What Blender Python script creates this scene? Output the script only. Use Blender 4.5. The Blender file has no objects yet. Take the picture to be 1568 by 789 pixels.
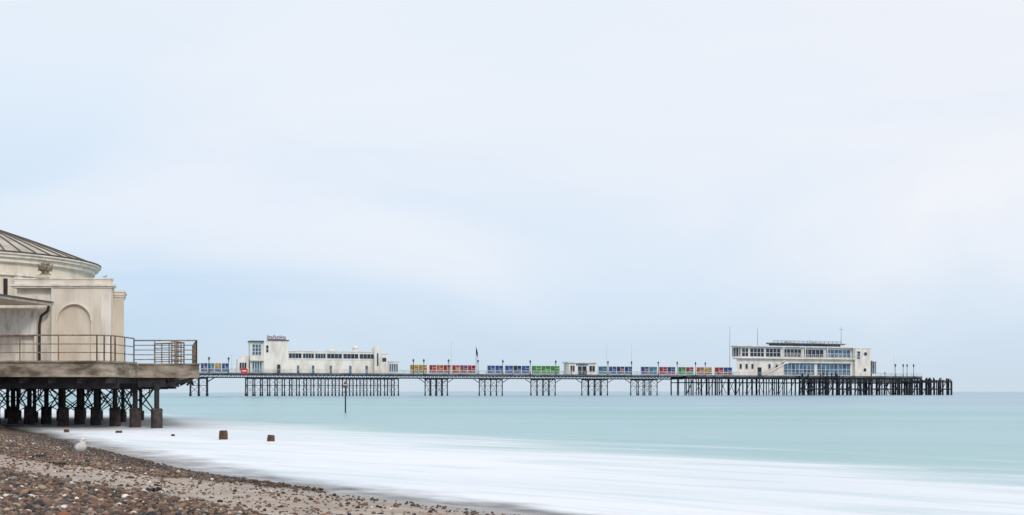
import bpy, bmesh, math, random
import numpy as np
from mathutils import Vector, Matrix
random.seed(7); rng=np.random.default_rng(7)
scene=bpy.context.scene
scene.view_settings.view_transform='Standard'
scene.view_settings.look='None'
scene.view_settings.exposure=0

def lin(c):
    return tuple(((v/255)/12.92 if v/255<=0.04045 else (((v/255)+0.055)/1.055)**2.4) for v in c)

# ---------------------------------------------------------------- materials
def mat(name,c1,c2=None,scale=3.0,rough=0.7,bump=0.0,stretch=(1,1,1),metal=0.0,detail=6,spec=0.5,lo=0.35,hi=0.65,bscale=None):
    m=bpy.data.materials.new(name); m.use_nodes=True
    nt=m.node_tree; b=nt.nodes['Principled BSDF']
    b.inputs['Roughness'].default_value=rough
    b.inputs['Metallic'].default_value=metal
    b.inputs['Specular IOR Level'].default_value=spec
    if c2 is None: c2=tuple(v*0.8 for v in c1)
    tc=nt.nodes.new('ShaderNodeTexCoord'); mp=nt.nodes.new('ShaderNodeMapping')
    mp.inputs['Scale'].default_value=stretch
    nz=nt.nodes.new('ShaderNodeTexNoise'); nz.inputs['Scale'].default_value=scale; nz.inputs['Detail'].default_value=detail
    cr=nt.nodes.new('ShaderNodeValToRGB')
    cr.color_ramp.elements[0].position=lo; cr.color_ramp.elements[0].color=(*c2,1)
    cr.color_ramp.elements[1].position=hi; cr.color_ramp.elements[1].color=(*c1,1)
    nt.links.new(tc.outputs['Object'],mp.inputs['Vector']); nt.links.new(mp.outputs[0],nz.inputs['Vector'])
    nt.links.new(nz.outputs['Fac'],cr.inputs[0]); nt.links.new(cr.outputs[0],b.inputs['Base Color'])
    if bump>0:
        bp=nt.nodes.new('ShaderNodeBump'); bp.inputs['Strength'].default_value=bump; bp.inputs['Distance'].default_value=0.03
        n2=nt.nodes.new('ShaderNodeTexNoise'); n2.inputs['Scale'].default_value=bscale or scale*6; n2.inputs['Detail'].default_value=5
        nt.links.new(mp.outputs[0],n2.inputs['Vector'])
        nt.links.new(n2.outputs['Fac'],bp.inputs['Height']); nt.links.new(bp.outputs[0],b.inputs['Normal'])
    return m
M={}
M['cream']=mat('cream_render',(0.75,0.675,0.575),(0.58,0.505,0.41),1.6,0.8,0.2,(1.4,1.4,0.3),lo=.28,hi=.58,detail=10)
M['cream_lt']=mat('pale_render',(0.80,0.745,0.665),(0.56,0.49,0.41),2.6,0.8,0.2,(1.4,1.4,0.22),lo=.28,hi=.56,detail=10)
M['niche']=mat('niche_render',(0.73,0.64,0.53),(0.58,0.49,0.39),1.6,0.85,0.3,(1,1,0.4))
M['roof']=mat('roof_sheet',(0.56,0.50,0.42),(0.38,0.34,0.28),1.4,0.6,0.1,detail=9)
M['rib']=mat('roof_rib',(0.10,0.085,0.07),None,3,0.6)
M['slab']=mat('weathered_concrete',(0.40,0.335,0.26),(0.11,0.082,0.058),2.6,0.9,0.6,(0.6,0.6,1.4),detail=10)
M['pilefg']=mat('rusted_iron',(0.028,0.024,0.025),(0.010,0.010,0.012),4,0.75,0.6)
M['sleeve']=mat('pile_sleeve',(0.085,0.055,0.05),(0.02,0.018,0.02),5,0.8,0.8)
M['brace']=mat('brace_iron',(0.04,0.037,0.038),(0.012,0.012,0.015),5,0.7)
M['railfg']=mat('old_painted_rail',(0.30,0.225,0.16),(0.12,0.08,0.05),6,0.6,0.2)
M['white']=mat('white_paint',(0.80,0.78,0.75),(0.62,0.60,0.56),0.5,0.6,0.0,(1,1,0.5),detail=9)
M['white_weather']=mat('weathered_white_boards',(0.84,0.83,0.80),(0.55,0.49,0.42),3.0,0.7,0.3,(2,1,0.6),lo=.3,hi=.5,detail=9)
M['wall']=mat('pier_building_wall',(0.80,0.75,0.69),(0.56,0.50,0.44),0.55,0.7,0.0,(1,1,0.3),lo=.3,hi=.56,detail=10)
M['glass']=mat('dark_glass',(0.028,0.055,0.095),(0.008,0.016,0.034),0.4,0.3,0,spec=0.3)
M['blueglass']=mat('blue_glass',(0.10,0.22,0.34),(0.022,0.06,0.12),0.5,0.3,0,spec=0.35)
M['teal']=mat('teal_window',(0.08,0.28,0.42),(0.02,0.07,0.14),0.5,0.3)
M['iron']=mat('pier_iron',(0.022,0.030,0.044),(0.007,0.010,0.018),0.8,0.65,spec=.3)
M['timber']=mat('tarred_timber',(0.030,0.033,0.042),(0.008,0.010,0.016),0.9,0.85,spec=.3)
M['deck']=mat('deck_planks',(0.42,0.40,0.37),(0.28,0.26,0.24),0.5,0.8)
M['fascia']=mat('deck_fascia',(0.12,0.155,0.18),(0.03,0.045,0.06),0.35,0.7)
M['prail']=mat('pier_railing',(0.56,0.58,0.56),(0.36,0.38,0.38),1,0.6)
M['lamp']=mat('lamp_iron',(0.02,0.03,0.045),None,2,0.5)
M['lampglass']=mat('lantern_glass',(0.20,0.25,0.28),None,2,0.2)
M['red']=mat('red_paint',(0.52,0.02,0.02),(0.36,0.015,0.02),1,0.5)
M['fadedred']=mat('faded_red_board',(0.20,0.06,0.055),(0.10,0.035,0.035),6,0.7)
M['maroon']=mat('maroon_letters',(0.20,0.012,0.02),None,1,0.5)
M['roofgrey']=mat('grey_roof',(0.12,0.14,0.16),(0.06,0.07,0.09),0.5,0.7)
M['wood']=mat('groyne_timber',(0.13,0.06,0.03),(0.035,0.02,0.012),7,0.85,0.8,(1,1,0.3))
M['black']=mat('black_pipe',(0.015,0.015,0.017),None,3,0.4)
M['stone']=mat('carved_stone',(0.38,0.32,0.22),(0.10,0.08,0.05),9,0.9,0.8)
M['gw']=mat('gull_white_feathers',(0.88,0.87,0.85),(0.74,0.72,0.70),14,0.8,0.2)
M['gg']=mat('gull_grey_feathers',(0.46,0.46,0.48),(0.32,0.32,0.34),14,0.8,0.2)
M['gb']=mat('gull_black_feathers',(0.02,0.02,0.02),None,8,0.7)
M['gy']=mat('gull_bill',(0.65,0.42,0.05),None,8,0.5)
M['gp']=mat('gull_leg_skin',(0.5,0.3,0.27),None,8,0.6)
M['seaweed']=mat('seaweed',(0.03,0.022,0.015),(0.01,0.008,0.006),12,0.5,0.4)
pan={'b':(0.02,0.08,0.28),'c':(0.03,0.20,0.27),'r':(0.34,0.022,0.035),'y':(0.44,0.29,0.03),'g':(0.04,0.27,0.04),'n':(0.012,0.025,0.08),'p':(0.20,0.045,0.13),'o':(0.38,0.12,0.03)}
for k,v in pan.items(): M['pan_'+k]=mat('coloured_panel_'+k,v,tuple(x*0.45 for x in v),0.9,0.45,spec=.3)

# ---------------------------------------------------------------- builder
class G:
    def __init__(s,name,mw=None):
        s.name=name; s.mw=mw or Matrix(); s.parts={}
    def add(s,part,m,vs,fs,smooth=False):
        p=s.parts.setdefault(part,{'m':m,'v':[],'f':[],'smooth':False}); o=len(p['v']); p['v']+= [tuple(v) for v in vs]
        p['f']+=[tuple(i+o for i in f) for f in fs]
        if smooth: p['smooth']=True
    def box(s,part,m,x0,x1,y0,y1,z0,z1):
        if x0>x1:x0,x1=x1,x0
        if y0>y1:y0,y1=y1,y0
        if z0>z1:z0,z1=z1,z0
        v=[(x,y,z) for z in(z0,z1) for x,y in((x0,y0),(x1,y0),(x1,y1),(x0,y1))]
        s.add(part,m,v,[(3,2,1,0),(4,5,6,7),(0,1,5,4),(1,2,6,5),(2,3,7,6),(3,0,4,7)])
    def prism(s,part,m,poly,z0,z1):
        n=len(poly); v=[(x,y,z0) for x,y in poly]+[(x,y,z1) for x,y in poly]
        s.add(part,m,v,[tuple(range(n))[::-1],tuple(range(n,2*n))]+[(i,(i+1)%n,(i+1)%n+n,i+n) for i in range(n)])
    def prism_y(s,part,m,poly,y0,y1):
        n=len(poly); v=[(x,y0,z) for x,z in poly]+[(x,y1,z) for x,z in poly]
        s.add(part,m,v,[tuple(range(n)),tuple(range(n,2*n))[::-1]]+[((i+1)%n,i,i+n,(i+1)%n+n) for i in range(n)])
    def cyl(s,part,m,p0,p1,r0,r1=None,seg=8,caps=True,smooth=False):
        if r1 is None:r1=r0
        p0=Vector(p0);p1=Vector(p1);d=(p1-p0).normalized()
        a=Vector((0,0,1)) if abs(d.z)<0.9 else Vector((1,0,0))
        e1=d.cross(a).normalized();e2=d.cross(e1)
        vs=[]
        for p,r in((p0,r0),(p1,r1)):
            for i in range(seg):
                t=2*math.pi*i/seg+math.pi/seg; vs.append(p+e1*math.cos(t)*r+e2*math.sin(t)*r)
        fs=[(i,(i+1)%seg,(i+1)%seg+seg,i+seg) for i in range(seg)]
        if caps: fs+=[tuple(range(seg))[::-1],tuple(range(seg,2*seg))]
        s.add(part,m,vs,fs,smooth)
    def lathe(s,part,m,c,prof,seg=32,a0=0,a1=2*math.pi,smooth=True):
        full=abs(a1-a0-2*math.pi)<1e-6; n=seg if full else seg+1
        vs=[];fs=[]
        for r,z in prof:
            for i in range(n):
                t=a0+(a1-a0)*i/seg; vs.append((c[0]+r*math.cos(t),c[1]+r*math.sin(t),c[2]+z))
        for k in range(len(prof)-1):
            for i in range(seg):
                j=(i+1)%n; fs.append((k*n+i,k*n+j,(k+1)*n+j,(k+1)*n+i))
        s.add(part,m,vs,fs,smooth)
    def loft(s,part,m,rings,seg=12):
        vs=[];fs=[];n=len(rings)
        P=[Vector(r[:3]) for r in rings]
        for k,r in enumerate(rings):
            d=(P[min(k+1,n-1)]-P[max(k-1,0)]).normalized()
            side=d.cross(Vector((0,0,1)));side=side.normalized() if side.length>1e-3 else Vector((0,1,0))
            up=side.cross(d)
            for i in range(seg):
                t=2*math.pi*i/seg; vs.append(P[k]+side*math.cos(t)*r[3]+up*math.sin(t)*r[4])
        for k in range(n-1):
            for i in range(seg):
                j=(i+1)%seg; fs.append((k*seg+i,k*seg+j,(k+1)*seg+j,(k+1)*seg+i))
        fs+=[tuple(range(seg))[::-1],tuple(range((n-1)*seg,n*seg))]
        s.add(part,m,vs,fs,True)
    def finish(s):
        e=bpy.data.objects.new(s.name,None); scene.collection.objects.link(e); e.matrix_world=s.mw; e.empty_display_size=0.5
        for pn,p in s.parts.items():
            me=bpy.data.meshes.new(s.name+'_'+pn); me.from_pydata(p['v'],[],p['f']); me.materials.append(p['m'])
            bm=bmesh.new(); bm.from_mesh(me); bmesh.ops.recalc_face_normals(bm,faces=bm.faces); bm.to_mesh(me); bm.free()
            if p['smooth']:
                me.polygons.foreach_set('use_smooth',[True]*len(me.polygons))
            o=bpy.data.objects.new(pn,me); scene.collection.objects.link(o); o.parent=e
        return e

H=1.5; F=1600.0; HY=599.0   # eye height above water (m) and pixel constants that place objects from image coordinates
def gx(px,d): return (px-784)*d/F
def gz(py,d): return H+(HY-py)*d/F

# ---------------------------------------------------------------- pier frame
A=Vector((gx(305,310),310)); B=Vector((gx(1457,400),400))
U=(B-A).normalized(); LP=(B-A).length
PM=Matrix.Translation((A.x,A.y,0))@Matrix.Rotation(math.atan2(U.y,U.x),4,'Z')
def S(px,w=0.0):
    t=(px-784)/F; ya=A.y+w*U.x; xa=A.x-w*U.y
    return (t*ya-xa)/(U.x-t*U.y)
def Yat(px,w=0.0): return A.y+S(px,w)*U.y+w*U.x
DZ=7.0; W=8.0
pier=G('pier',PM)
s_end=S(1405); s_head=S(1034,6)
pier.box('deck',M['deck'],-160,s_head,0,W,6.75,DZ)
pier.box('deck',M['deck'],s_head+0.002,s_end,-2.5,W+2,6.75,DZ)
pier.box('fascia',M['fascia'],-160,s_head,-0.06,-0.003,6.5,DZ+0.03)
pier.box('fascia',M['fascia'],s_head-0.05,s_end,-2.58,-2.503,6.4,DZ+0.03)
for w in (0.35,7.6):
    pier.box('girder_chords',M['iron'],-160,s_head,w-0.15,w+0.15,6.3,6.745)
    pier.box('girder_chords',M['iron'],-160,s_head,w-0.15,w+0.15,5.5,5.74)
    s=-160
    while s<s_head-1.3:
        pier.cyl('girder_lattice',M['iron'],(s,w,5.6),(s+0.65,w,6.4),0.08,seg=4,caps=False)
        pier.cyl('girder_lattice',M['iron'],(s+0.65,w,6.4),(s+1.3,w,5.6),0.08,seg=4,caps=False)
        s+=1.3
groups=[(30,60),(120,150),(200,230),(290,319),(375,611),(650,686),(733,770),(812,851),(890,931),(965,1007)]
for a,b in groups:
    s0,s1=S(a,6.6)+0.2,S(b,.5)-0.2; n=max(2,int(round((s1-s0)/2.2)))
    xs_=[s0+(s1-s0)*i/n for i in range(n+1)]
    for w in (0.5,6.6):
        for x in xs_:
            pier.cyl('iron_columns',M['iron'],(x,w,-2),(x,w,5.5),0.17,seg=6)
            pier.cyl('iron_columns',M['iron'],(x,w,-2),(x,w,0.7),0.26,seg=6)
        pier.box('cross_beams',M['iron'],s0,s1,w-0.08,w+0.08,3.1,3.26)
        pier.box('cross_beams',M['iron'],s0,s1,w-0.09,w+0.09,5.15,5.49)
        for i in range(n):
            if w>6 and i%2: continue
            pier.cyl('x_bracing',M['iron'],(xs_[i],w,0.8),(xs_[i+1],w,3.1),0.05,seg=4,caps=False)
            pier.cyl('x_bracing',M['iron'],(xs_[i+1],w,0.8),(xs_[i],w,3.1),0.05,seg=4,caps=False)
            pier.cyl('x_bracing',M['iron'],(xs_[i],w,3.2),(xs_[i+1],w,5.2),0.05,seg=4,caps=False)
            pier.cyl('x_bracing',M['iron'],(xs_[i+1],w,3.2),(xs_[i],w,5.2),0.05,seg=4,caps=False)
        if b-a<60:
            for xx,dr in((s0,-1),(s1,1)):
                pier.cyl('haunches',M['iron'],(xx,w,4.2),(xx+dr*2.2,w,5.6),0.13,seg=4)
    for x in xs_[::2]:
        pier.cyl('x_bracing',M['iron'],(x,0.5,0.9),(x,6.6,5.0),0.045,seg=4,caps=False)
def railing(g,part,m,x0,x1,w,z,h=1.15,step=2.3,r=0.05):
    n=max(1,int((x1-x0)/step))
    for i in range(n+1):
        x=x0+(x1-x0)*i/n; g.box(part,m,x-r,x+r,w-r,w+r,z,z+h)
    for k,zz in enumerate((h,h*0.66,h*0.33)):
        g.box(part,m,x0,x1,w-r*.8,w+r*.8,z+zz-r*(1 if k==0 else .5),z+zz+r*(1 if k==0 else .5))
railing(pier,'railing',M['prail'],-160,s_head,0.15,DZ)
railing(pier,'railing',M['prail'],-160,s_head,W-0.15,DZ)
railing(pier,'railing',M['prail'],s_head,s_end,-2.3,DZ)
railing(pier,'railing',M['prail'],s_head,s_end,W+1.8,DZ)
for w in (-2.2,3.6,9.2):
    s=s_head
    while s<s_end:
        x=s+random.uniform(-.2,.2)
        pier.cyl('timber_piles',M['timber'],(x,w,-2),(x+random.uniform(-.1,.1),w,6.7),random.uniform(.17,.27),seg=6)
        s+=random.choice([1.7,2.3,2.9,3.6])
    pier.box('walings',M['timber'],s_head,s_end,w-.12,w+.12,4.3,4.62)
    pier.box('walings',M['timber'],s_head,s_end,w-.2,w+.2,5.8,6.74)
s=s_head
while s<s_end-3:
    pier.cyl('timber_braces',M['timber'],(s,-2.2,.6),(s+2.6,-2.2,5.8),.1,seg=4)
    if random.random()<.6: pier.cyl('timber_braces',M['timber'],(s+2.6,-2.2,.6),(s,-2.2,5.8),.1,seg=4)
    if random.random()<.5: pier.cyl('timber_braces',M['timber'],(s,3.6,.6),(s+2.6,3.6,5.8),.09,seg=4)
    s+=random.choice([3.4,4.8])
pier.finish()
ls=G('landing_stage',PM)
l0,l1=S(1228,-5),S(1457,-5)
for w in (-5.2,-3.6,3,9):
    s=l0 if w<0 else s_end
    while s<=l1:
        top=6.1+random.uniform(-.5,.5) if w<0 else 5.7+random.uniform(-.4,.6)
        if s<S(1290,-5) and w<0: top+=random.choice([0,0.4,1.3])
        ls.cyl('fender_piles',M['timber'],(s,w+random.uniform(-.2,.2),-2),(s+random.uniform(-.15,.15),w,top),random.uniform(.2,.38),seg=7)
        s+=random.choice([1.2,1.8,2.5,3.4])
    for zz in (2.2,4.9):
        ls.box('walings',M['timber'],l0 if w<0 else s_end+.2,l1,w-.3,w+.3,zz-.22,zz+.22)
ls.box('lower_deck',M['timber'],l0+2,s_end,-5.0,-2.7,5.25,5.55)
ls.box('lower_deck',M['timber'],s_end+.1,l1-.5,-5,9,5.25,5.55)
s=l0
while s<l1-3:
    ls.cyl('braces',M['timber'],(s,-4.9,.4),(s+2.6,-4.9,5.1),.14,seg=5)
    if random.random()<.4: ls.cyl('braces',M['timber'],(s+2.6,-4.9,.4),(s,-4.9,5.1),.14,seg=5)
    s+=random.choice([3.2,4.8])
for i in range(7):
    y=-5+i*2.3; ls.cyl('fender_piles',M['timber'],(l1,y,-2),(l1,y,5.6+random.uniform(-.5,.7)),.32,seg=7)
for s in [S(p,-5) for p in (1258,1262,1268,1275,1281)]:
    ls.cyl('mooring_posts',M['timber'],(s,-4.4,5.5),(s,-4.4,8.0+random.uniform(-.5,.3)),.22,seg=6)
ls.finish()

# ---------------------------------------------------------------- colour wind screens
def screen(pa,pb,cols):
    w=4.0; g=G('wind_screen',PM); s0,s1=S(pa,w),S(pb,w); n=len(cols); L=(s1-s0)/n
    top=DZ+2.95
    for i,c in enumerate(cols):
        a=s0+i*L; b=a+L
        g.box('posts',M['white'],a-.08,a+.08,w-.12,w+.12,DZ,top+.12)
        g.box('base_panels',M['pan_n' if i%2 else 'pan_'+c],a+.1,b-.1,w-.04,w+.04,DZ+.25,DZ+1.1)
        g.box('rails',M['white'],a+.092,b-.092,w-.08,w+.08,DZ+1.12,DZ+1.22)
        mid=(a+b)/2
        g.box('panels_'+c,M['pan_'+c],a+.1,mid-.06,w-.04,w+.04,DZ+1.25,top-.06)
        c2=c if random.random()<.5 else random.choice(list(pan))
        hz=DZ+1.3+random.choice([.5,.8])
        g.box('panels_'+c,M['pan_'+c],mid+.06,b-.1,w-.04,w+.04,hz,top-.06)
        g.box('panels_low_'+c2,M['pan_'+c2],mid+.06,b-.1,w-.04,w+.04,DZ+1.3,hz-.08)
        g.box('mullions',M['white'],mid-.04,mid+.04,w-.06,w+.06,DZ+1.25,top-.02)
    g.box('posts',M['white'],s1-.08,s1+.08,w-.12,w+.12,DZ,top+.12)
    g.box('top_rail',M['white'],s0,s1,w-.1,w+.1,top,top+.08)
    g.box('bench',M['white'],s0+.2,s1-.2,w-.85,w-.4,DZ+.4,DZ+.5)
    g.finish()
screen(307,350,'bcyb'); screen(628,654,'yy'); screen(657,690,'ror'); screen(692,728,'rpr')
screen(746,770,'bb'); screen(773,811,'bnb'); screen(814,857,'ggg'); screen(916,930,'c'); screen(932,968,'bnb')
screen(981,1006,'bc'); screen(1009,1034,'rb'); screen(1038,1062,'gr'); screen(1066,1090,'oy'); screen(1094,1121,'rb')

def lamp(px,w=0.7,h=4.3):
    x=S(px,w); g=G('street_lamp',PM@Matrix.Translation((x,w,DZ)))
    g.lathe('post',M['lamp'],(0,0,0),[(.24,0),(.24,.25),(.14,.4),(.14,1.0),(.09,1.2),(.07,h-.7),(.12,h-.65)],8)
    g.cyl('crossbar',M['lamp'],(-.3,0,h-.95),(.3,0,h-.95),.035,seg=5)
    g.lathe('lantern',M['lampglass'],(0,0,h-.65),[(.12,0),(.28,.62)],6,smooth=False)
    g.lathe('lantern_cap',M['lamp'],(0,0,h-.03),[(.38,0),(.35,.1),(.14,.34),(.06,.4),(.05,.56),(0.001,.62)],6,smooth=False)
    for i in range(6):
        t=i*math.pi/3; g.cyl('lantern_frame',M['lamp'],(.12*math.cos(t),.12*math.sin(t),h-.65),(.29*math.cos(t),.29*math.sin(t),h),.045,seg=4)
    g.finish()
for p in (320,350,633,649,687,732,770,812,851,931,967,1008,1037): lamp(p)
for p in (1065,1080): lamp(p,6,4.4)
for p in (1371,1383,1389,1399): lamp(p,-1.5,4.2)

def pole(name,px,w,z0,ytop,flag=False,r=.07):
    d=Yat(px,w); g=G(name,PM@Matrix.Translation((S(px,w),w,z0))); h=gz(ytop,d)-z0
    g.cyl('mast',M['lamp'] if flag else M['prail'],(0,0,0),(0,0,h),r,r*.6,seg=6)
    g.lathe('finial',M['lamp'],(0,0,h),[(.0,0),(.12,.1),(0,.22)],6)
    if flag:
        vs=[];fs=[];n=8
        for i in range(n+1):
            for j in range(2):
                vs.append((.05+i*.07,.12*math.sin(i*1.1)*i/n,h-.2-j*2.2-i*.2))
        for i in range(n): fs.append((2*i,2*i+1,2*i+3,2*i+2))
        g.add('flag',M['pan_n'],vs,fs,True)
    g.finish()
pole('flagpole',691,4,DZ,527); pole('flagpole',729,4,DZ,531,True,.09); pole('flagpole',929,4,DZ,530); pole('flagpole',967,4,DZ,530); pole('flagpole',1369,-1,DZ,547)
pole('flagpole',355,4,DZ,545)

def winband(g,m,x0,x1,w,z0,z1,n,rows=1,part='windows',fr=.1,frame=None):
    frame=frame or M['white']
    g.box(part,m,x0,x1,w-.05,w+.03,z0,z1)
    for i in range(n+1):
        x=x0+(x1-x0)*i/n; g.box(part+'_frames',frame,x-fr,x+fr,w-.12,w-.052,z0-.05,z1+.05)
    for j in range(rows+1):
        z=z0+(z1-z0)*j/rows
        g.box(part+'_rails',frame,x0,x1,w-.10,w-.054,z-.06,z+.06)

# ---------------------------------------------------------------- mid pier amusement hall
g=G('amusement_hall',PM); w=1.6; D0=Yat(480,w)
X=lambda p:S(p,w)
Z=lambda y,D=None:gz(y,D or D0)
g.box('walls',M['wall'],X(364),X(381),w+1,6.6,DZ,Z(551))
g.box('walls',M['wall'],X(369),X(380.5),w+1.5,6.4,Z(551),Z(546))
g.box('walls',M['wall'],X(383),X(403),w,7,DZ,Z(525))
g.box('walls',M['wall'],X(403),X(441),w-.6,6.8,DZ,Z(523))
g.box('roof',M['roofgrey'],X(381.5),X(404),w-1.0,7.2,Z(525),Z(523.3))
g.box('roof',M['roofgrey'],X(410),X(442.5),w-.9,7,Z(523),Z(521.6))
winband(g,M['teal'],X(386),X(400),w,Z(545),Z(528.5),3,3,'tower_windows',.08)
winband(g,M['blueglass'],X(386),X(401),w,DZ+.2,Z(555),4,1,'ground_windows',.08)
g.box('canopy',M['white'],X(383),X(404),w-1.2,w,Z(553.5),Z(552))
winband(g,M['glass'],X(407),X(411),w-.6,Z(541),Z(530),1,2,'slit_windows',.06)
g.box('door',M['glass'],X(424),X(429),w-.68,w-.58,DZ,DZ+2.6)
winband(g,M['glass'],X(367),X(378),w+1,DZ+.8,Z(556),3,1,'annexe_windows',.06)
for i,p in enumerate(np.linspace(410,436,9)):
    hgt=1.05+.25*(i%3==0); x=X(p)
    z=Z(521.2)
    g.box('roof_letters',M['maroon'],x-.26,x-.1,w-.4,w-.3,z,z+hgt); g.box('roof_letters',M['maroon'],x+.12,x+.26,w-.4,w-.3,z,z+hgt)
    g.box('roof_letters',M['maroon'],x-.098,x+.118,w-.4,w-.3,z+hgt*(.75 if i%2 else .4),z+hgt*(.95 if i%2 else .6))
g.box('letter_rail',M['maroon'],X(409),X(438),w-.3,w-.25,Z(521.4)-.03,Z(521.4)+.14)
g.box('walls',M['wall'],X(441.1),X(575),w+.4,7.2,DZ,Z(538.5))
g.box('parapet',M['white'],X(441.1),X(576),w+.2,7.3,Z(538.5),Z(537.2))
for seg in ((442.5,462),(464,481),(483,499),(501,524),(526,549),(551,573.5)):
    winband(g,M['glass'],X(seg[0]),X(seg[1]),w+.4,Z(549),Z(541.2),4,1,'strip_windows',.04)
g.box('string_course',M['white'],X(441.2),X(574.8),w+.25,w+.38,Z(551),Z(550.2))
for p in (455,478,505,535,560): g.box('doors',M['blueglass'],X(p),X(p+3.5),w+.33,w+.42,DZ,DZ+2.4)
g.lathe('roof_vents',M['wall'],(X(547),w+3,Z(537.2)),[(.9,0),(.9,1.0),(1.1,1.1),(.6,1.7),(0.01,1.9)],12)
g.box('roof_vents',M['wall'],X(505),X(517),w+3,w+5,Z(537.1),Z(534.5))
x=X(577.5); fw=X(583)-X(573)
fin=[(-fw/2,DZ),(fw/2,DZ)]+[(fw/2*math.cos(t),Z(533)+1.0*math.sin(t)) for t in np.linspace(0,math.pi,9)]
g.prism_y('fin_tower',M['wall'],[(x+a,b) for a,b in fin],w-.8,5)
g.box('fin_slot',M['glass'],x-.22,x+.22,w-.85,w-.79,Z(560),Z(540))
g.box('walls',M['wall'],X(583.1),X(594),w+.1,7,DZ,Z(541)); g.box('parapet',M['white'],X(583.1),X(595),w-.1,7.1,Z(541),Z(539.8))
g.box('walls',M['wall'],X(594.1),X(612),w+.6,6.8,DZ,Z(553)); g.box('parapet',M['white'],X(595.1),X(613),w+.3,6.9,Z(553),Z(552))
winband(g,M['blueglass'],X(596.5),X(610),w+.6,DZ+.6,Z(556),4,1,'end_windows',.06)
g.box('end_windows2',M['glass'],X(585.5),X(591.5),w+.03,w+.12,Z(553),Z(547))
g.finish()
g=G('round_red_sign',PM@Matrix.Translation((S(374,0),-.05,DZ+.55)))
g.cyl('disc',M['red'],(0,-.1,0),(0,-.02,0),1.05,seg=24); g.box('bar',M['white'],-.65,.65,-.14,-.105,-.16,.16)
g.cyl('bracket',M['prail'],(0,-.02,-.5),(0,.2,-.5),.05); g.finish()

# ---------------------------------------------------------------- kiosk
g=G('pier_kiosk',PM); w=2.2; D0=Yat(890,w)
g.box('walls',M['wall'],X(871),X(913),w,6.6,DZ,gz(556,D0))
g.box('roof',M['white'],X(868.5),X(915.5),w-.7,7.0,gz(556,D0),gz(554,D0))
winband(g,M['glass'],X(873),X(880),w,DZ+.9,gz(560,D0),2,1,'side_windows',.06)
winband(g,M['blueglass'],X(902),X(911),w,DZ+.9,gz(560,D0),2,1,'side_windows',.06)
g.box('doorway',M['glass'],X(885),X(898),w-.06,w+.03,DZ,gz(561,D0))
g.box('door_posts',M['white'],X(891)-.08,X(891)+.08,w-.12,w-.062,DZ,gz(561,D0))
g.box('sign_board',M['blueglass'],X(882),X(901),w-.08,w-.004,gz(560,D0),gz(557.5,D0))
g.finish()

# ---------------------------------------------------------------- pavilion on the pier head
w=2.0; D0=Yat(1225,w)
g=G('pier_head_pavilion',PM)
zz=lambda y:gz(y,D0)
def bp_(pw,pe,y0,y1,ins=0):
    return [(S(pw,y0),y0),(S(pe,y0),y0),(S(pe,y0)-ins,y1),(S(pw,y1),y1)]
g.prism('lower_walls',M['wall'],bp_(1128,1306,w,8.6),DZ,zz(550))
g.prism('balcony_slab',M['white'],bp_(1122,1312,w-1.6,8.9),zz(550),zz(548.6))
g.prism('upper_walls',M['wall'],[(X(1134),w+.5),(X(1306),w+.5),(X(1306),8.6),(S(1124,8.6),8.6),(S(1122,4.8),4.8)],zz(548.6),zz(532))
cx=X(1135.5); CR=1.95; cyy=w+.5+CR
g.lathe('rounded_end_wall',M['wall'],(cx,cyy,0),[(CR-.05,zz(548.5)),(CR-.05,zz(532))],16,math.pi*.5,math.pi*1.5)
g.lathe('rounded_end_glass',M['glass'],(cx,cyy,0),[(CR+.02,zz(546.5)),(CR+.02,zz(534.5))],16,math.pi*.5,math.pi*1.5)
for i in range(8):
    t=math.pi*.5+math.pi*i/7; px_=cx+(CR+.05)*math.cos(t); py_=cyy+(CR+.05)*math.sin(t)
    g.box('rounded_end_mullions',M['white'],px_-.07,px_+.07,py_-.07,py_+.07,zz(547),zz(534))
g.prism('roof_slab',M['white'],bp_(1119,1329,w-1.0,8.9),zz(532),zz(530.5))
winband(g,M['glass'],X(1137),X(1147),w+.5,zz(547),zz(534.5),2,2,'upper_windows',.08)
winband(g,M['glass'],X(1149.5),X(1171),w+.5,zz(547),zz(534.5),4,2,'upper_windows',.08)
winband(g,M['glass'],X(1173.5),X(1196),w+.5,zz(547),zz(534.5),4,2,'upper_windows',.08)
winband(g,M['glass'],X(1200),X(1228),w+.5,zz(547),zz(535),5,2,'upper_windows',.07)
winband(g,M['glass'],X(1232),X(1262),w+.5,zz(547),zz(535),5,1,'upper_windows',.07)
winband(g,M['blueglass'],X(1266),X(1303),w+.5,zz(547),zz(535),6,2,'upper_windows2',.07)
for p in (1197,1230,1264,1304): g.box('balcony_posts',M['white'],X(p)-.15,X(p)+.15,w-1.4,w-1.1,zz(548.6),zz(532))
railing(g,'balcony_railing',M['white'],X(1196),X(1312),w-1.5,zz(548.6),1.3,1.8,.04)
winband(g,M['blueglass'],X(1200),X(1247),w,DZ+.3,zz(557),8,2,'lower_glazing',.08)
winband(g,M['blueglass'],X(1251),X(1302),w,DZ+.3,zz(557),8,2,'lower_glazing',.08)
g.box('lower_canopy',M['white'],X(1198),X(1304),w-1.1,w-.13,zz(556),zz(555.2))
for p in (1132,1141,1150,1176,1187): winband(g,M['glass'],X(p),X(p+4),w,zz(566),zz(558),1,1,'small_windows',.08)
g.box('lower_doors',M['glass'],X(1160),X(1166),w-.06,w+.03,DZ,DZ+3)
g.prism('roof_terrace',M['wall'],bp_(1176,1292,w+1.0,8),zz(530.5),zz(526.7))
winband(g,M['glass'],X(1180),X(1289),w+1.0,zz(530.2),zz(526.9),22,1,'terrace_windows',.07,M['roofgrey'])
g.prism('terrace_roof',M['roofgrey'],bp_(1173,1295,w+.5,8.3),zz(526.7),zz(525.4))
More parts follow.
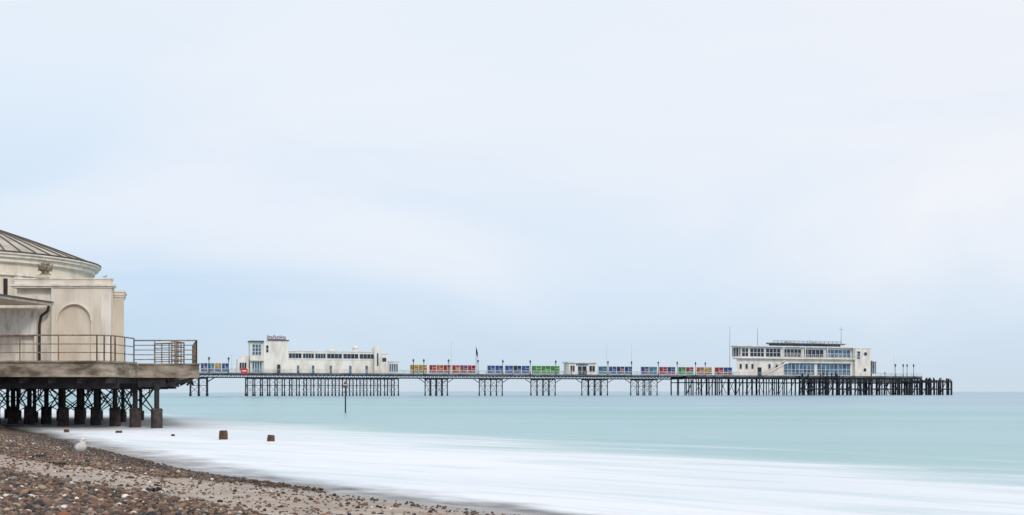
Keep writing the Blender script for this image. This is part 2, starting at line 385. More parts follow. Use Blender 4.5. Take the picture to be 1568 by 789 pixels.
railing(g,'terrace_railing',M['roofgrey'],X(1186),X(1290),w+.9,zz(525.4),.8,1.8,.05)
g.box('roof_plant',M['wall'],X(1213),X(1222),5,7,zz(525.4),zz(522.7)); g.box('roof_plant',M['wall'],X(1255),X(1268),5,7,zz(525.4),zz(523))
g.box('stair_tower',M['wall'],X(1306.2),X(1330),w-1.2,8.2,DZ,zz(533)); g.box('stair_tower_coping',M['white'],X(1305),X(1331),w-1.4,8.4,zz(533),zz(531.8))
for y,pp in ((541,1322),(566,1321)):
    g.cyl('porthole_rims',M['white'],(X(pp),w-1.28,zz(y)),(X(pp),w-1.22,zz(y)),.85,seg=20)
    g.cyl('portholes',M['glass'],(X(pp),w-1.34,zz(y)),(X(pp),w-1.282,zz(y)),.65,seg=20)
winband(g,M['glass'],X(1309),X(1314),w-1.2,zz(549),zz(537),1,3,'tower_slit',.08)
cx=X(1333); R=X(1346)-cx
g.lathe('conservatory_glass',M['blueglass'],(cx,w+3,0),[(R,DZ+.6),(R,zz(553))],14,-math.pi/2,math.pi/2)
g.lathe('conservatory_base',M['wall'],(cx,w+3,0),[(R+.08,DZ),(R+.08,DZ+.9),(R-.1,DZ+.92)],14,-math.pi/2,math.pi/2)
g.lathe('conservatory_roof',M['white'],(cx,w+3,0),[(R+.35,zz(553)),(R+.35,zz(551.8)),(.01,zz(550))],14,-math.pi/2,math.pi/2,False)
for i in range(11):
    t=-math.pi/2+math.pi*i/10; g.cyl('conservatory_mullions',M['white'],(cx+(R+.05)*math.cos(t),w+3+(R+.05)*math.sin(t),DZ+.8),(cx+(R+.05)*math.cos(t),w+3+(R+.05)*math.sin(t),zz(553)),.08,seg=4)
xa,xb_=X(1163),X(1199); za,zb=DZ,zz(556)
g.prism_y('outside_stair',M['white'],[(xa,za),(xa+.8,za),(xb_,zb-.5),(xb_,zb)],w-1.5,w-1.3)
g.prism_y('outside_stair',M['white'],[(xa,za+1.0),(xa,za+.85),(xb_,zb+.95),(xb_,zb+1.1)],w-1.5,w-1.4)
for i in range(14):
    t=(i+.5)/14; g.box('stair_treads',M['deck'],xa+(xb_-xa)*t-.2,xa+(xb_-xa)*t+.2,w-1.29,w-.2,za+(zb-za)*t-.3,za+(zb-za)*t-.18)
g.box('stair_landing',M['white'],xb_,X(1204),w-1.5,w-.13,zb-.3,zb)
for p,yt,zb_ in ((1288,498,525.4),(1117.5,503,549),(1160,503,530.5),(1240,519,525.4)):
    wy=w+1.5 if p!=1117.5 else w
    g.cyl('masts',M['lamp'] if p==1288 else M['prail'],(S(p,wy),wy,DZ if p==1117.5 else zz(zb_)),(S(p,wy),wy,zz(yt)),.09,.04,seg=5)
g.cyl('masts',M['lamp'],(S(1285,w+1.5),w+1.5,zz(503)),(S(1291,w+1.5),w+1.5,zz(503)),.06,seg=4)
g.finish()

# ---------------------------------------------------------------- people on the pier
def person(x,y,jc,tc,head=0.0,stride=.25,scale=1.0):
    me=bpy.data.meshes.new('body'); 
    J=[(0,0,.95),(0,0,1.15),(0,0,1.40),(0,0,1.52),(0,0.02,1.66),(0,.02,1.76),
       (-.11,0,.92),(-.11,stride*.5,.5),(-.11,stride*.9-.05,.08),(-.11,stride+.08,.03),
       (.11,0,.92),(.11,-stride*.3,.5),(.11,-stride,.09),(.11,-stride+.14,.03),
       (-.2,0,1.40),(-.26,-.06,1.13),(-.25,-.02+.1,.88),(.2,0,1.40),(.26,.05,1.13),(.25,.15,.9)]
    E=[(0,1),(1,2),(2,3),(3,4),(4,5),(0,6),(6,7),(7,8),(8,9),(0,10),(10,11),(11,12),(12,13),(2,14),(14,15),(15,16),(2,17),(17,18),(18,19)]
    Rr=[.15,.14,.16,.06,.10,.075,.10,.075,.05,.04,.10,.075,.05,.04,.075,.055,.04,.075,.055,.04]
    me.from_pydata(J,E,[]); o=bpy.data.objects.new('tmp',me); scene.collection.objects.link(o)
    o.modifiers.new('s','SKIN'); o.modifiers.new('d','SUBSURF').levels=1
    for i,v in enumerate(me.skin_vertices[0].data): v.radius=(Rr[i],Rr[i]*.85); v.use_root=(i==0)
    dg=bpy.context.evaluated_depsgraph_get(); me2=bpy.data.meshes.new_from_object(o.evaluated_get(dg)); bpy.data.objects.remove(o)
    for m in (mat('jacket_cloth',jc),mat('trouser_cloth',tc),mat('skin',(.5,.32,.24)),mat('hair',(.05,.03,.02))): me2.materials.append(m)
    for p in me2.polygons:
        c=p.center; p.use_smooth=True
        p.material_index=1 if c.z<.93 and abs(c.x)<.2 else (0 if c.z<1.53 and c.z>.9 else 2)
        if c.z>1.70 or (c.z>1.6 and c.y<-.02): p.material_index=3
    e=bpy.data.objects.new('person',None); scene.collection.objects.link(e)
    b=bpy.data.objects.new('body',me2); scene.collection.objects.link(b); b.parent=e
    e.matrix_world=PM@Matrix.Translation((x,y,DZ))@Matrix.Rotation(head,4,'Z')@Matrix.Scale(scale,4)
person(S(893,.9),.9,(.03,.03,.05),(.03,.04,.08),2.9); person(S(898,1.0),1.0,(.25,.03,.03),(.03,.03,.04),3.2,.1)
person(S(640,1.5),1.5,(.04,.06,.15),(.03,.03,.04),-1.5); person(S(1100,1.5),1.5,(.05,.05,.05),(.03,.04,.08),1.5)
person(S(875,1.3),1.3,(.3,.3,.32),(.03,.04,.08),1.5,.2)
person(S(1355,0),0,(.04,.04,.06),(.03,.03,.04),1.7)

# ---------------------------------------------------------------- foreground domed pavilion on piles
g=G('domed_seafront_pavilion')
zt=2.58; zb=2.04
arc=[(-15.7+.6*math.sin(t),40.1-.6*math.cos(t)) for t in np.linspace(0,math.pi/2,7)]
left=[(-46,39.5)]+arc+[(-15.1,48.6),(-19.2,60),(-46,60)]
g.prism('platform_slab',M['slab'],left,zb,zt)
right=[(-15.09,42),(-12.57,42),(-14.3,47.2),(-15.09,48.2)]
g.prism('platform_slab_east',M['slab'],right,zb,zt-.02)
g.prism('slab_lip',M['slab'],[(-46,39.42)]+[(-15.7+.68*math.sin(t),40.1-.68*math.cos(t)) for t in np.linspace(0,math.pi/2,7)]+[(-15.02,41.9),(-16,41.9),(-16,41),(-46,41)],zt+.004,zt+.07)
g.prism('slab_lip_east',M['slab'],[(-15.01,41.93),(-12.50,41.93),(-12.62,42.3),(-15.01,42.3)],zt-.016,zt+.03)
for y in (40.6,43.0,45.2,47.5,50,53,56,59):
    xr_=-15.3 if y<49 else -.33*y
    g.box('underside_beams',M['pilefg'],-46,xr_,y-.12,y+.12,1.60,zb-.003)
g.box('underside_beams',M['pilefg'],-15.1,-14.0,42.2,42.45,1.66,zb-.003)
g.prism('underside_beams',M['pilefg'],[(-13.9,42.3),(-13.65,42.3),(-14.9,46.8),(-15.1,46.8)],1.68,zb-.003)
for k in range(5):
    g.cyl('brackets',M['pilefg'],(-14.0,42.3+k*.9,1.75),(-12.9-k*.3,42.3+k*.9,zb-.02),.05,seg=5)
x=-44
while x<-15.3:
    g.box('underside_joists',M['pilefg'],x-.07,x+.07,39.8,min(59.5,-x/.325),1.8,zb-.006); x+=1.1
piles=[(240,42.3),(207,43.2),(176,44.6),(147,45.8),(122,47.2),(97,44.9),(71,47.6),(45,47),(20,47.5),(-8,47),(-40,46.5)]
P=[(gx(p,d),d) for p,d in piles]
for (x,y) in P:
    g.cyl('piles',M['pilefg'],(x,y,-1.5),(x,y,zb),.10,seg=12)
    g.cyl('pile_sleeves',M['sleeve'],(x,y,-1.5),(x,y,.72),.235,.225,seg=8)
    g.cyl('pile_sleeves',M['sleeve'],(x,y,.70),(x,y,.80),.25,.20,seg=8)
    g.cyl('pile_caps',M['pilefg'],(x,y,1.54),(x,y,1.80),.12,.2,seg=12)
Q=[]
for yy in (50.5,53.5,57):
    for xx in np.arange(-44,-15.4,2.1):
        xq=xx+random.uniform(-.1,.1)-(yy-50)*.05
        if xq<-.338*yy: Q.append((xq,yy))
for (x,y) in Q:
    g.cyl('back_piles',M['pilefg'],(x,y,-1.5),(x,y,zb),.08,seg=8); g.cyl('back_pile_sleeves',M['sleeve'],(x,y,-1.5),(x,y,.5),.17,seg=8)
def xb(a,b,z0,z1,r=.028):
    g.cyl('cross_braces',M['brace'],(a[0],a[1],z0),(b[0],b[1],z1),r,seg=5,caps=False); g.cyl('cross_braces',M['brace'],(b[0],b[1],z0),(a[0],a[1],z1),r,seg=5,caps=False)
order=[P[0],P[1],P[2],P[3],P[4],P[6],P[7],P[8],P[9],P[10]]
for a,b in zip(order,order[1:]): xb(a,b,.55,1.75,.032)
xb(P[5],P[3],.5,1.75); xb(P[5],P[6],.5,1.75)
for i in range(len(Q)-1):
    if Q[i][1]==Q[i+1][1]: xb(Q[i],Q[i+1],.45,1.8,.024)
for i in range(5):
    q=min(Q,key=lambda c:(c[0]-P[i][0]+1)**2+(c[1]-50.5)**2); xb(P[i],q,.5,1.7,.024)
def tube_rail(path,z,h,rails,step,part):
    pts=[Vector((x,y,0)) for x,y in path]
    for a,b in zip(pts,pts[1:]):
        for k in rails: g.cyl(part,M['railfg'],(a.x,a.y,z+h*k),(b.x,b.y,z+h*k),.027 if k==1 else .018,seg=6)
        L=(b-a).length; n=max(1,round(L/step))
        for i in range(n+1):
            p=a.lerp(b,i/n); g.cyl(part,M['railfg'],(p.x,p.y,z),(p.x,p.y,z+h+.02),.026,seg=6)
arc2=[(-15.75+.5*math.sin(t),40.15-.5*math.cos(t)) for t in (0,.52,1.05,1.57)]
tube_rail([(-45,39.65),arc2[0]],zt+.06,.98,(1,.66,.33),1.45,'railings')
for a,b in zip(arc2,arc2[1:]):
    tube_rail([a,b],zt+.06,.98,(1,.66,.33),5,'railings')
tube_rail([arc2[-1],(-15.25,42.15)],zt+.06,.98,(1,.66,.33),1.1,'railings')
tube_rail([(-15.25,42.15),(-12.72,42.15)],zt,.96,(1,.8,.6,.4,.2),.9,'east_railings')
tube_rail([(-12.72,42.15),(-14.4,47.1)],zt,.96,(1,.75,.5,.25),.8,'east_railings')
tube_rail([(-14.0,43.0),(-14.0,44.6),(-15.6,45.6)],zt,.98,(1,.8,.6,.4,.2),.45,'east_railings')
yb=44.0; xl,xr=gx(79,yb),gx(170,yb); zw=gz(441,yb)
xc,rad=gx(113.5,yb),25.5*yb/F; za=gz(466,yb)-rad
outline=[(xl,zt+.005),(xc-rad,zt+.005)]+[(xc-rad*math.cos(t),za+rad*math.sin(t)) for t in np.linspace(0,math.pi,21)]+[(xc+rad,zt+.005),(xr,zt+.005),(xr,zw),(xl,zw)]
g.prism_y('front_wall',M['cream'],outline,yb,yb+.15)
g.box('niche_back',M['niche'],xl+.05,xr-.05,yb+.152,yb+.3,zt+.01,zw-.01)
ring=[(xc-(rad+.06)*math.cos(t),za+(rad+.06)*math.sin(t)) for t in np.linspace(0,math.pi,21)]+[(xc+(rad+.003)*math.cos(t),za+(rad+.003)*math.sin(t)) for t in np.linspace(0,math.pi,21)]
g.prism_y('arch_moulding',M['cream_lt'],ring,yb-.035,yb+.02)
g.prism('block_side',M['cream'],[(xl-1.6,yb+.302),(xr-.02,yb+.302),(xr-.52,yb+1.3),(xr-1.6,yb+4),(xl-1.6,yb+4)],zt+.01,zw)
g.box('west_wall',M['cream_lt'],-30,xl-.002,yb+.25,yb+.299,zt+.01,zw-.3)
x2=gx(20,yb)
def corn(zlo,zhi,out,m='cream_lt',part='cornice'):
    g.prism(part,M[m],[(x2-out,yb-out),(xr+out,yb-out),(xr+out,yb+.3),(xr-.5+out,yb+1.3),(xr-1.6,yb+4),(x2-out,yb+4)],zlo,zhi)
corn(zw+.002,zw+.07,.06); corn(zw+.072,zw+.15,.13); corn(zw+.152,zw+.36,-.04,'cream','parapet'); corn(zw+.362,zw+.42,0.0,'cream_lt','parapet_coping')
g.box('parapet_pedestal',M['cream'],gx(56,yb),gx(76,yb),yb-.05,yb+.5,zw+.422,zw+.55)
g.box('east_bay',M['cream'],-17.6,-16.86,45.35,45.40,zt,gz(452,45.3))
g.prism('east_bay_body',M['cream'],[(-17.6,45.402),(-16.87,45.402),(-17.5,47),(-17.7,47)],zt+.01,gz(452.2,45.3))
for i,(o,y0,y1) in enumerate(((.04,455,452),(.08,452,448),(.12,448,445))):
    g.prism('east_bay_cornice',M['cream_lt'],[(-17.5,45.35-o),(-16.88+o,45.35-o),(-17.4+o,46.9),(-17.5,46.9)],gz(y0,45.3)+.002,gz(y1,45.3))
g.box('pilaster',M['cream_lt'],xr-.42,xr+.012,yb-.028,yb-.002,zt+.01,zw-.25)
g.box('pilaster',M['cream_lt'],xl,xl+.07,yb-.028,yb-.002,zt+.01,zw-.01)
g.box('skirting',M['cream_lt'],xr-.44,xr+.03,yb-.05,yb-.03,zt+.01,zt+.5)
g.box('white_boarding',M['white_weather'],-24,gx(54,yb),yb-.05,yb+.2,gz(514,yb),gz(475,yb))
g.box('boarding_frame',M['cream_lt'],-24,gx(57,yb),yb-.09,yb-.052,gz(475,yb),gz(472.5,yb))
g.box('boarding_frame',M['cream_lt'],gx(54,yb),gx(57,yb),yb-.09,yb+.2,gz(560,yb),gz(475.2,yb))
for p in (10,30): g.box('boarding_joints',M['cream_lt'],gx(p,yb)-.012,gx(p,yb)+.012,yb-.062,yb-.052,gz(512,yb),gz(476,yb))
cz=gz(453,40.6)
g.prism('canopy_roof',M['rib'],[(-19.75,40.3),(-19.25,43.9),(-27,43.9),(-27,40.3)],cz,cz+.05)
g.prism('canopy_fascia',M['cream_lt'],[(-19.85,40.35),(-19.35,43.88),(-27,43.88),(-27,40.35)],cz-.10,cz-.003)
pp=[(xl-.06,yb-.12,cz-.12),(xl-.12,yb-.12,cz-.35),(xl-.38,yb-.12,cz-.55),(xl-.46,yb-.12,cz-.9),(xl-.46,yb-.12,zt)]
for a,b in zip(pp,pp[1:]): g.cyl('drainpipe',M['black'],a,b,.055,seg=8)
cx,cy=gx(-30,54),54.0; R=170*54/F; zr=gz(403,54)-.1
g.lathe('drum_wall',M['cream'],(cx,cy,0),[(R-.45,zt),(R-.45,zr-.35)],72)
g.lathe('drum_cornice',M['cream_lt'],(cx,cy,0),[(R-.45,zr-1.0),(R-.3,zr-.98),(R-.3,zr-.85),(R-.44,zr-.83)],72,smooth=False)
g.lathe('drum_cornice',M['cream_lt'],(cx,cy,0),[(R-.45,zr-.4),(R-.22,zr-.35),(R-.22,zr-.18),(R-.05,zr-.14),(R-.05,zr-.02),(R+.06,zr),(R+.06,zr+.07),(R-.2,zr+.1)],72,smooth=False)
slope=.40
prof=[(R,zr+.08)]+[(R*(1-t),zr+.08+R*slope*(t-.12*t*t)) for t in np.linspace(.1,1,10)]
prof[-1]=(.02,prof[-1][1])
g.lathe('conical_roof',M['roof'],(cx,cy,0),prof,72)
g.lathe('roof_gutter',M['rib'],(cx,cy,0),[(R+.02,zr+.075),(R+.09,zr+.09),(R+.09,zr+.14),(R-.05,zr+.15)],72)
for i in range(48):
    t=2*math.pi*i/48
    for (r0,z0),(r1,z1) in zip(prof[:-1],prof[1:]):
        g.cyl('roof_ribs',M['rib'],(cx+r0*math.cos(t),cy+r0*math.sin(t),z0+.015),(cx+r1*math.cos(t),cy+r1*math.sin(t),z1+.015),.045,seg=4)
for i in range(28):
    t=2*math.pi*i/28; c,s_=math.cos(t),math.sin(t); rr=R-.42
    g.box('drum_windows',M['black'],cx+rr*c-.07,cx+rr*c+.07,cy+rr*s_-.07,cy+rr*s_+.07,zr-2.4,zr-1.15)
    t+=math.pi/28; c,s_=math.cos(t),math.sin(t); rr=R-.4
    g.box('drum_pilasters',M['cream_lt'],cx+rr*c-.16,cx+rr*c+.16,cy+rr*s_-.16,cy+rr*s_+.16,zt,zr-1.02)
ux,uz=gx(66,yb),zw+.55
g.lathe('carved_urn',M['stone'],(ux,yb+.2,uz),[(.22,0),(.24,.04),(.16,.08),(.13,.13),(.22,.2),(.29,.3),(.27,.36),(.2,.4)],20)
for i in range(8):
    t=i*math.pi/4; c,s_=math.cos(t),math.sin(t)
    g.cyl('urn_leaves',M['stone'],(ux+.2*c,yb+.2+.2*s_,uz+.3),(ux+.3*c,yb+.2+.3*s_,uz+.46),.06,.03,seg=6)
    g.cyl('urn_leaves',M['stone'],(ux+.1*c,yb+.2+.1*s_,uz+.38),(ux+.17*c,yb+.2+.17*s_,uz+.52),.06,.03,seg=6)
    g.lathe('urn_bosses',M['stone'],(ux+.27*c,yb+.2+.27*s_,uz+.22),[(.0,-.05),(.05,0),(.0,.05)],6)
g.finish()

# ---------------------------------------------------------------- birds
def bird(name,loc,rot,sc,body='gw',wing='gg'):
    g=G(name,Matrix.Translation(loc)@Matrix.Rotation(rot,4,'Z')@Matrix.Scale(sc,4))
    g.loft('body',M[body],[(-.22,0,.155,.012,.008),(-.17,0,.165,.04,.03),(-.09,0,.19,.075,.062),(0,0,.215,.098,.09),(.07,0,.25,.094,.094),(.115,0,.29,.068,.074),(.13,0,.33,.05,.054),(.14,0,.365,.05,.052),(.158,0,.388,.045,.043),(.185,0,.392,.026,.026),(.2,0,.392,.012,.012)],16)
    for sgn in(-1,1):
        g.loft('wings',M[wing],[(.05,sgn*.072,.245,.02,.045),(0,sgn*.088,.24,.022,.06),(-.09,sgn*.078,.22,.022,.052),(-.18,sgn*.045,.19,.015,.03),(-.24,sgn*.02,.175,.008,.012)],10)
        g.loft('wing_tips',M['gb'],[(-.2,sgn*.04,.188,.014,.02),(-.30,sgn*.008,.165,.004,.006)],8)
        g.cyl('legs',M['gp'],(.0,sgn*.035,.15),(.005,sgn*.035,.012),.008,seg=6)
        g.add('feet',M['gp'],[(-.01,sgn*.035,.012),(.06,sgn*.035-.03,.004),(.065,sgn*.035,.006),(.06,sgn*.035+.03,.004)],[(0,1,2),(0,2,3)])
        g.cyl('eyes',M['gb'],(.165,sgn*.037,.392),(.165,sgn*.044,.393),.006,seg=8)
        g.cyl('thighs',M[body],(.0,sgn*.035,.19),(.0,sgn*.035,.12),.03,.012,seg=8,smooth=True)
    g.loft('bill',M['gy'],[(.195,0,.39,.012,.013),(.225,0,.386,.008,.011),(.245,0,.376,.003,.004)],8)
    return g.finish()

# ---------------------------------------------------------------- beach terrain
SY=np.array([-60,-20,0,5,9,12.6,16.4,19.5,27.9,36,45,52,60,75,110,200.]); SX=np.array([62,30,13.5,8.3,3.7,0,-3.5,-5.8,-11.2,-16.2,-22,-30,-42,-70,-140,-300.])
def xs(y): return np.interp(y,SY,SX)
def nz(x,y):
    return (np.sin(x*1.3+y*.7)+np.sin(x*.6-y*1.1+2)+.6*np.sin(x*2.9+y*2.1+1)+.4*np.sin(x*5.1-y*4.3))/3
def L1(y): return np.interp(y,[14.8,15.5,16.3,19,20.5,22],[-1.5,-3.2,-5.0,-8.7,-10.3,-12.8])
def L2(y): return np.interp(y,[6,8,10.5,12,14.7,18,19.5,21],[.9,-.9,-2.7,-4.0,-6.6,-9.6,-11.1,-12.8])
def bh(x,y):
    d=(xs(y)-x)*.83
    up=2.2*(1-np.exp(-np.maximum(d,0)*.036)); dn=np.minimum(d,0)*.07
    h=np.where(d>0,up,np.maximum(dn,-3))
    berm=.07*np.exp(-((x-L2(y)+.9)/.6)**2)*(y<22)+.045*np.exp(-((x-L1(y)-.9)/.7)**2)*((y>15.5)&(y<26))
    h=h+berm*(d>0)+.022*nz(x*.9,y*.9)*np.clip(d+1,0,1)
    return h
def pebmask(x,y):
    n=.25*nz(x*1.7,y*1.7)+.12*np.sin(x*9+y*5)
    a=np.clip((L2(y)-x+n)/.35,0,1)
    b=np.clip((x-L1(y)+n)/.4,0,1)*np.clip((xs(y)-.08-x+n*.5)/.25,0,1)*(y>14.9)
    return np.maximum(a,np.maximum(b,(y>22)*np.clip((xs(y)-x)/.3,0,1)))
def gridmesh(name,xv,yv,zf,attrs):
    Xg,Yg=np.meshgrid(xv,yv); nx,ny=len(xv),len(yv); Zg=zf(Xg,Yg)
    co=np.stack([Xg,Yg,Zg],-1).reshape(-1,3).astype(np.float32)
    i=np.arange(nx*ny).reshape(ny,nx); q=np.stack([i[:-1,:-1],i[:-1,1:],i[1:,1:],i[1:,:-1]],-1).reshape(-1,4)
    me=bpy.data.meshes.new(name); me.vertices.add(len(co)); me.vertices.foreach_set('co',co.ravel())
    me.loops.add(q.size); me.loops.foreach_set('vertex_index',q.ravel().astype(np.int32))
    me.polygons.add(len(q)); me.polygons.foreach_set('loop_start',(np.arange(len(q))*4).astype(np.int32))
    me.polygons.foreach_set('use_smooth',np.ones(len(q),bool))
    me.update(calc_edges=True)
    for an,f in attrs.items():
        a=me.attributes.new(an,'FLOAT','POINT'); a.data.foreach_set('value',f(Xg,Yg).astype(np.float32).ravel())
    o=bpy.data.objects.new(name,me); scene.collection.objects.link(o); return o
def spaced(lo,hi,step,far,g=1.25):
    c=list(np.arange(lo,hi,step)); s=step; x=c[-1]
    while x<far[1]: s*=g; x+=s; c.append(x)
    s=step; x=lo
    while x>far[0]: s*=g; x-=s; c.insert(0,x)
    return np.array(c)
beach=gridmesh('beach',spaced(-28,10,.1,(-400,120)),spaced(3,48,.12,(-80,260)),lambda x,y:bh(x,y),{'peb':pebmask,'dshore':lambda x,y:(xs(y)-x)*.83})
m=bpy.data.materials.new('shingle_and_sand'); m.use_nodes=True; nt=m.node_tree; N=nt.nodes; Lk=nt.links; b=N['Principled BSDF']
geo=N.new('ShaderNodeNewGeometry')
def node(t,**k):
    n=N.new(t)
    for a,v in k.items(): setattr(n,a,v)
    return n
vor=node('ShaderNodeTexVoronoi'); vor.inputs['Scale'].default_value=24; Lk.new(geo.outputs['Position'],vor.inputs['Vector'])
sep=node('ShaderNodeSeparateColor'); Lk.new(vor.outputs['Color'],sep.inputs[0])
cr=node('ShaderNodeValToRGB'); e=cr.color_ramp.elements
cols=[(0,(.025,.015,.011)),(.25,(.07,.038,.023)),(.5,(.13,.07,.04)),(.75,(.20,.12,.072)),(.92,(.30,.22,.16)),(1,(.48,.43,.38))]
e[0].position=0; e[0].color=(*cols[0][1],1); e[1].position=1; e[1].color=(*cols[-1][1],1)
for p,c in cols[1:-1]:
    q=e.new(p); q.color=(*c,1)
Lk.new(sep.outputs[0],cr.inputs[0])
n1=node('ShaderNodeTexNoise'); n1.inputs['Scale'].default_value=2.2; n1.inputs['Detail'].default_value=9; n1.inputs['Roughness'].default_value=.7; Lk.new(geo.outputs['Position'],n1.inputs['Vector'])
sr=node('ShaderNodeValToRGB'); sr.color_ramp.elements[0].position=.35; sr.color_ramp.elements[0].color=(.30,.225,.175,1); sr.color_ramp.elements[1].position=.62; sr.color_ramp.elements[1].color=(.50,.42,.345,1); Lk.new(n1.outputs['Fac'],sr.inputs[0])
at=node('ShaderNodeAttribute'); at.attribute_name='peb'
mx=node('ShaderNodeMix',data_type='RGBA'); Lk.new(at.outputs['Fac'],mx.inputs[0]); Lk.new(sr.outputs[0],mx.inputs[6]); Lk.new(cr.outputs[0],mx.inputs[7])
ds=node('ShaderNodeAttribute'); ds.attribute_name='dshore'
mr=node('ShaderNodeMapRange'); mr.inputs[1].default_value=0; mr.inputs[2].default_value=1.4; mr.inputs[3].default_value=.6; mr.inputs[4].default_value=1; Lk.new(ds.outputs['Fac'],mr.inputs[0])
mul=node('ShaderNodeVectorMath',operation='SCALE'); Lk.new(mx.outputs[2],mul.inputs[0]); Lk.new(mr.outputs[0],mul.inputs['Scale'])
Lk.new(mul.outputs[0],b.inputs['Base Color'])
rr=node('ShaderNodeMapRange'); rr.inputs[1].default_value=0; rr.inputs[2].default_value=1.5; rr.inputs[3].default_value=.25; rr.inputs[4].default_value=.8; Lk.new(ds.outputs['Fac'],rr.inputs[0]); Lk.new(rr.outputs[0],b.inputs['Roughness'])
inv=node('ShaderNodeMath',operation='MULTIPLY'); inv.inputs[1].default_value=-1; Lk.new(vor.outputs['Distance'],inv.inputs[0])
bp=node('ShaderNodeBump'); bp.inputs['Distance'].default_value=.03; Lk.new(inv.outputs[0],bp.inputs['Height'])
bs=node('ShaderNodeMapRange'); bs.inputs[3].default_value=.15; bs.inputs[4].default_value=1; Lk.new(at.outputs['Fac'],bs.inputs[0]); Lk.new(bs.outputs[0],bp.inputs['Strength'])
Lk.new(bp.outputs[0],b.inputs['Normal'])
beach.data.materials.append(m)

# ---------------------------------------------------------------- pebbles (one object)
def ico(sub):
    bm=bmesh.new(); bmesh.ops.create_icosphere(bm,subdivisions=sub,radius=1); v=np.array([x.co[:] for x in bm.verts]); f=np.array([[q.index for q in x.verts] for x in bm.faces]); bm.free(); return v,f
def scatter(n,size,ico_sub,yr_,keepsand=0.0,near=True):
    v0,f0=ico(ico_sub)
    Y=yr_[0]+(yr_[1]-yr_[0])*rng.random(n)**(1.25 if near else 1)
    Xp=-.62*Y-1+rng.random(n)*(xs(Y)+.62*Y+1.2)
    pm=pebmask(Xp,Y); keep=(rng.random(n)<np.maximum(pm,keepsand))&(Xp<xs(Y)-.1)
    Xp,Y=Xp[keep],Y[keep]; n=len(Xp)
    r=size[0]+(size[1]-size[0])*rng.random(n)**2.8
    sc=np.stack([r*rng.uniform(.8,1.5,n),r*rng.uniform(.7,1.1,n),r*rng.uniform(.45,.85,n)],-1)
    a=rng.random(n)*6.283; ca,sa=np.cos(a),np.sin(a); tl=rng.normal(0,.35,n); ct,st=np.cos(tl),np.sin(tl)
    jit=1+rng.normal(0,.09,(n,len(v0),1))
    V=v0[None]*sc[:,None,:]*jit
    x=V[...,0]*ct[:,None]-V[...,2]*st[:,None]; z=V[...,0]*st[:,None]+V[...,2]*ct[:,None]; y=V[...,1]
    Z0=bh(Xp,Y)+sc[:,2]*.45
    Vw=np.stack([x*ca[:,None]-y*sa[:,None]+Xp[:,None],x*sa[:,None]+y*ca[:,None]+Y[:,None],z+Z0[:,None]],-1)
    Fw=f0[None]+(np.arange(n)*len(v0))[:,None,None]
    pal=np.array([(.022,.017,.015),(.065,.036,.022),(.115,.06,.033),(.175,.095,.052),(.14,.10,.075),(.25,.165,.10),(.37,.28,.20),(.20,.185,.17),(.64,.60,.54),(.20,.075,.035)])
    ci=rng.choice(len(pal),n,p=[.13,.17,.19,.17,.11,.09,.05,.04,.025,.025]); C=pal[ci]*rng.uniform(.75,1.3,(n,1))
    wet=np.clip((xs(Y)-Xp)*.6,.5,1)[:,None]; C=C*wet
    Cv=np.repeat(C,len(v0),axis=0)
    return Vw.reshape(-1,3),Fw.reshape(-1,3),Cv
sets=[scatter(85000,(.012,.034),1,(7.5,19.5),.05),scatter(42000,(.017,.036),1,(17,34),.03,False),scatter(2200,(.03,.058),2,(7.5,20),.006)]
V=[];Fc=[];C=[];o=0
for v,f,c in sets: V.append(v);Fc.append(f+o);C.append(c);o+=len(v)
V=np.concatenate(V).astype(np.float32);Fc=np.concatenate(Fc).astype(np.int32);C=np.concatenate(C)
me=bpy.data.meshes.new('shingle_pebbles'); me.vertices.add(len(V)); me.vertices.foreach_set('co',V.ravel())
me.loops.add(Fc.size); me.loops.foreach_set('vertex_index',Fc.ravel()); me.polygons.add(len(Fc)); me.polygons.foreach_set('loop_start',(np.arange(len(Fc))*3).astype(np.int32)); me.polygons.foreach_set('use_smooth',np.ones(len(Fc),bool)); me.update(calc_edges=True)
ca=me.attributes.new('pcol','FLOAT_COLOR','POINT'); ca.data.foreach_set('color',np.concatenate([C,np.ones((len(C),1))],1).astype(np.float32).ravel())
pb=bpy.data.objects.new('shingle_pebbles',me); scene.collection.objects.link(pb)
m=bpy.data.materials.new('pebble_stone'); m.use_nodes=True; nt=m.node_tree; N=nt.nodes; Lk=nt.links; b=N['Principled BSDF']
at=N.new('ShaderNodeAttribute'); at.attribute_name='pcol'; tx=N.new('ShaderNodeTexNoise'); tx.inputs['Scale'].default_value=60; gg=N.new('ShaderNodeNewGeometry'); Lk.new(gg.outputs['Position'],tx.inputs['Vector'])
mrr=N.new('ShaderNodeMapRange'); mrr.inputs[3].default_value=.7; mrr.inputs[4].default_value=1.35; Lk.new(tx.outputs['Fac'],mrr.inputs[0])
vm=N.new('ShaderNodeVectorMath'); vm.operation='SCALE'; Lk.new(at.outputs['Color'],vm.inputs[0]); Lk.new(mrr.outputs[0],vm.inputs['Scale']); Lk.new(vm.outputs[0],b.inputs['Base Color']); b.inputs['Roughness'].default_value=.55
me.materials.append(m)

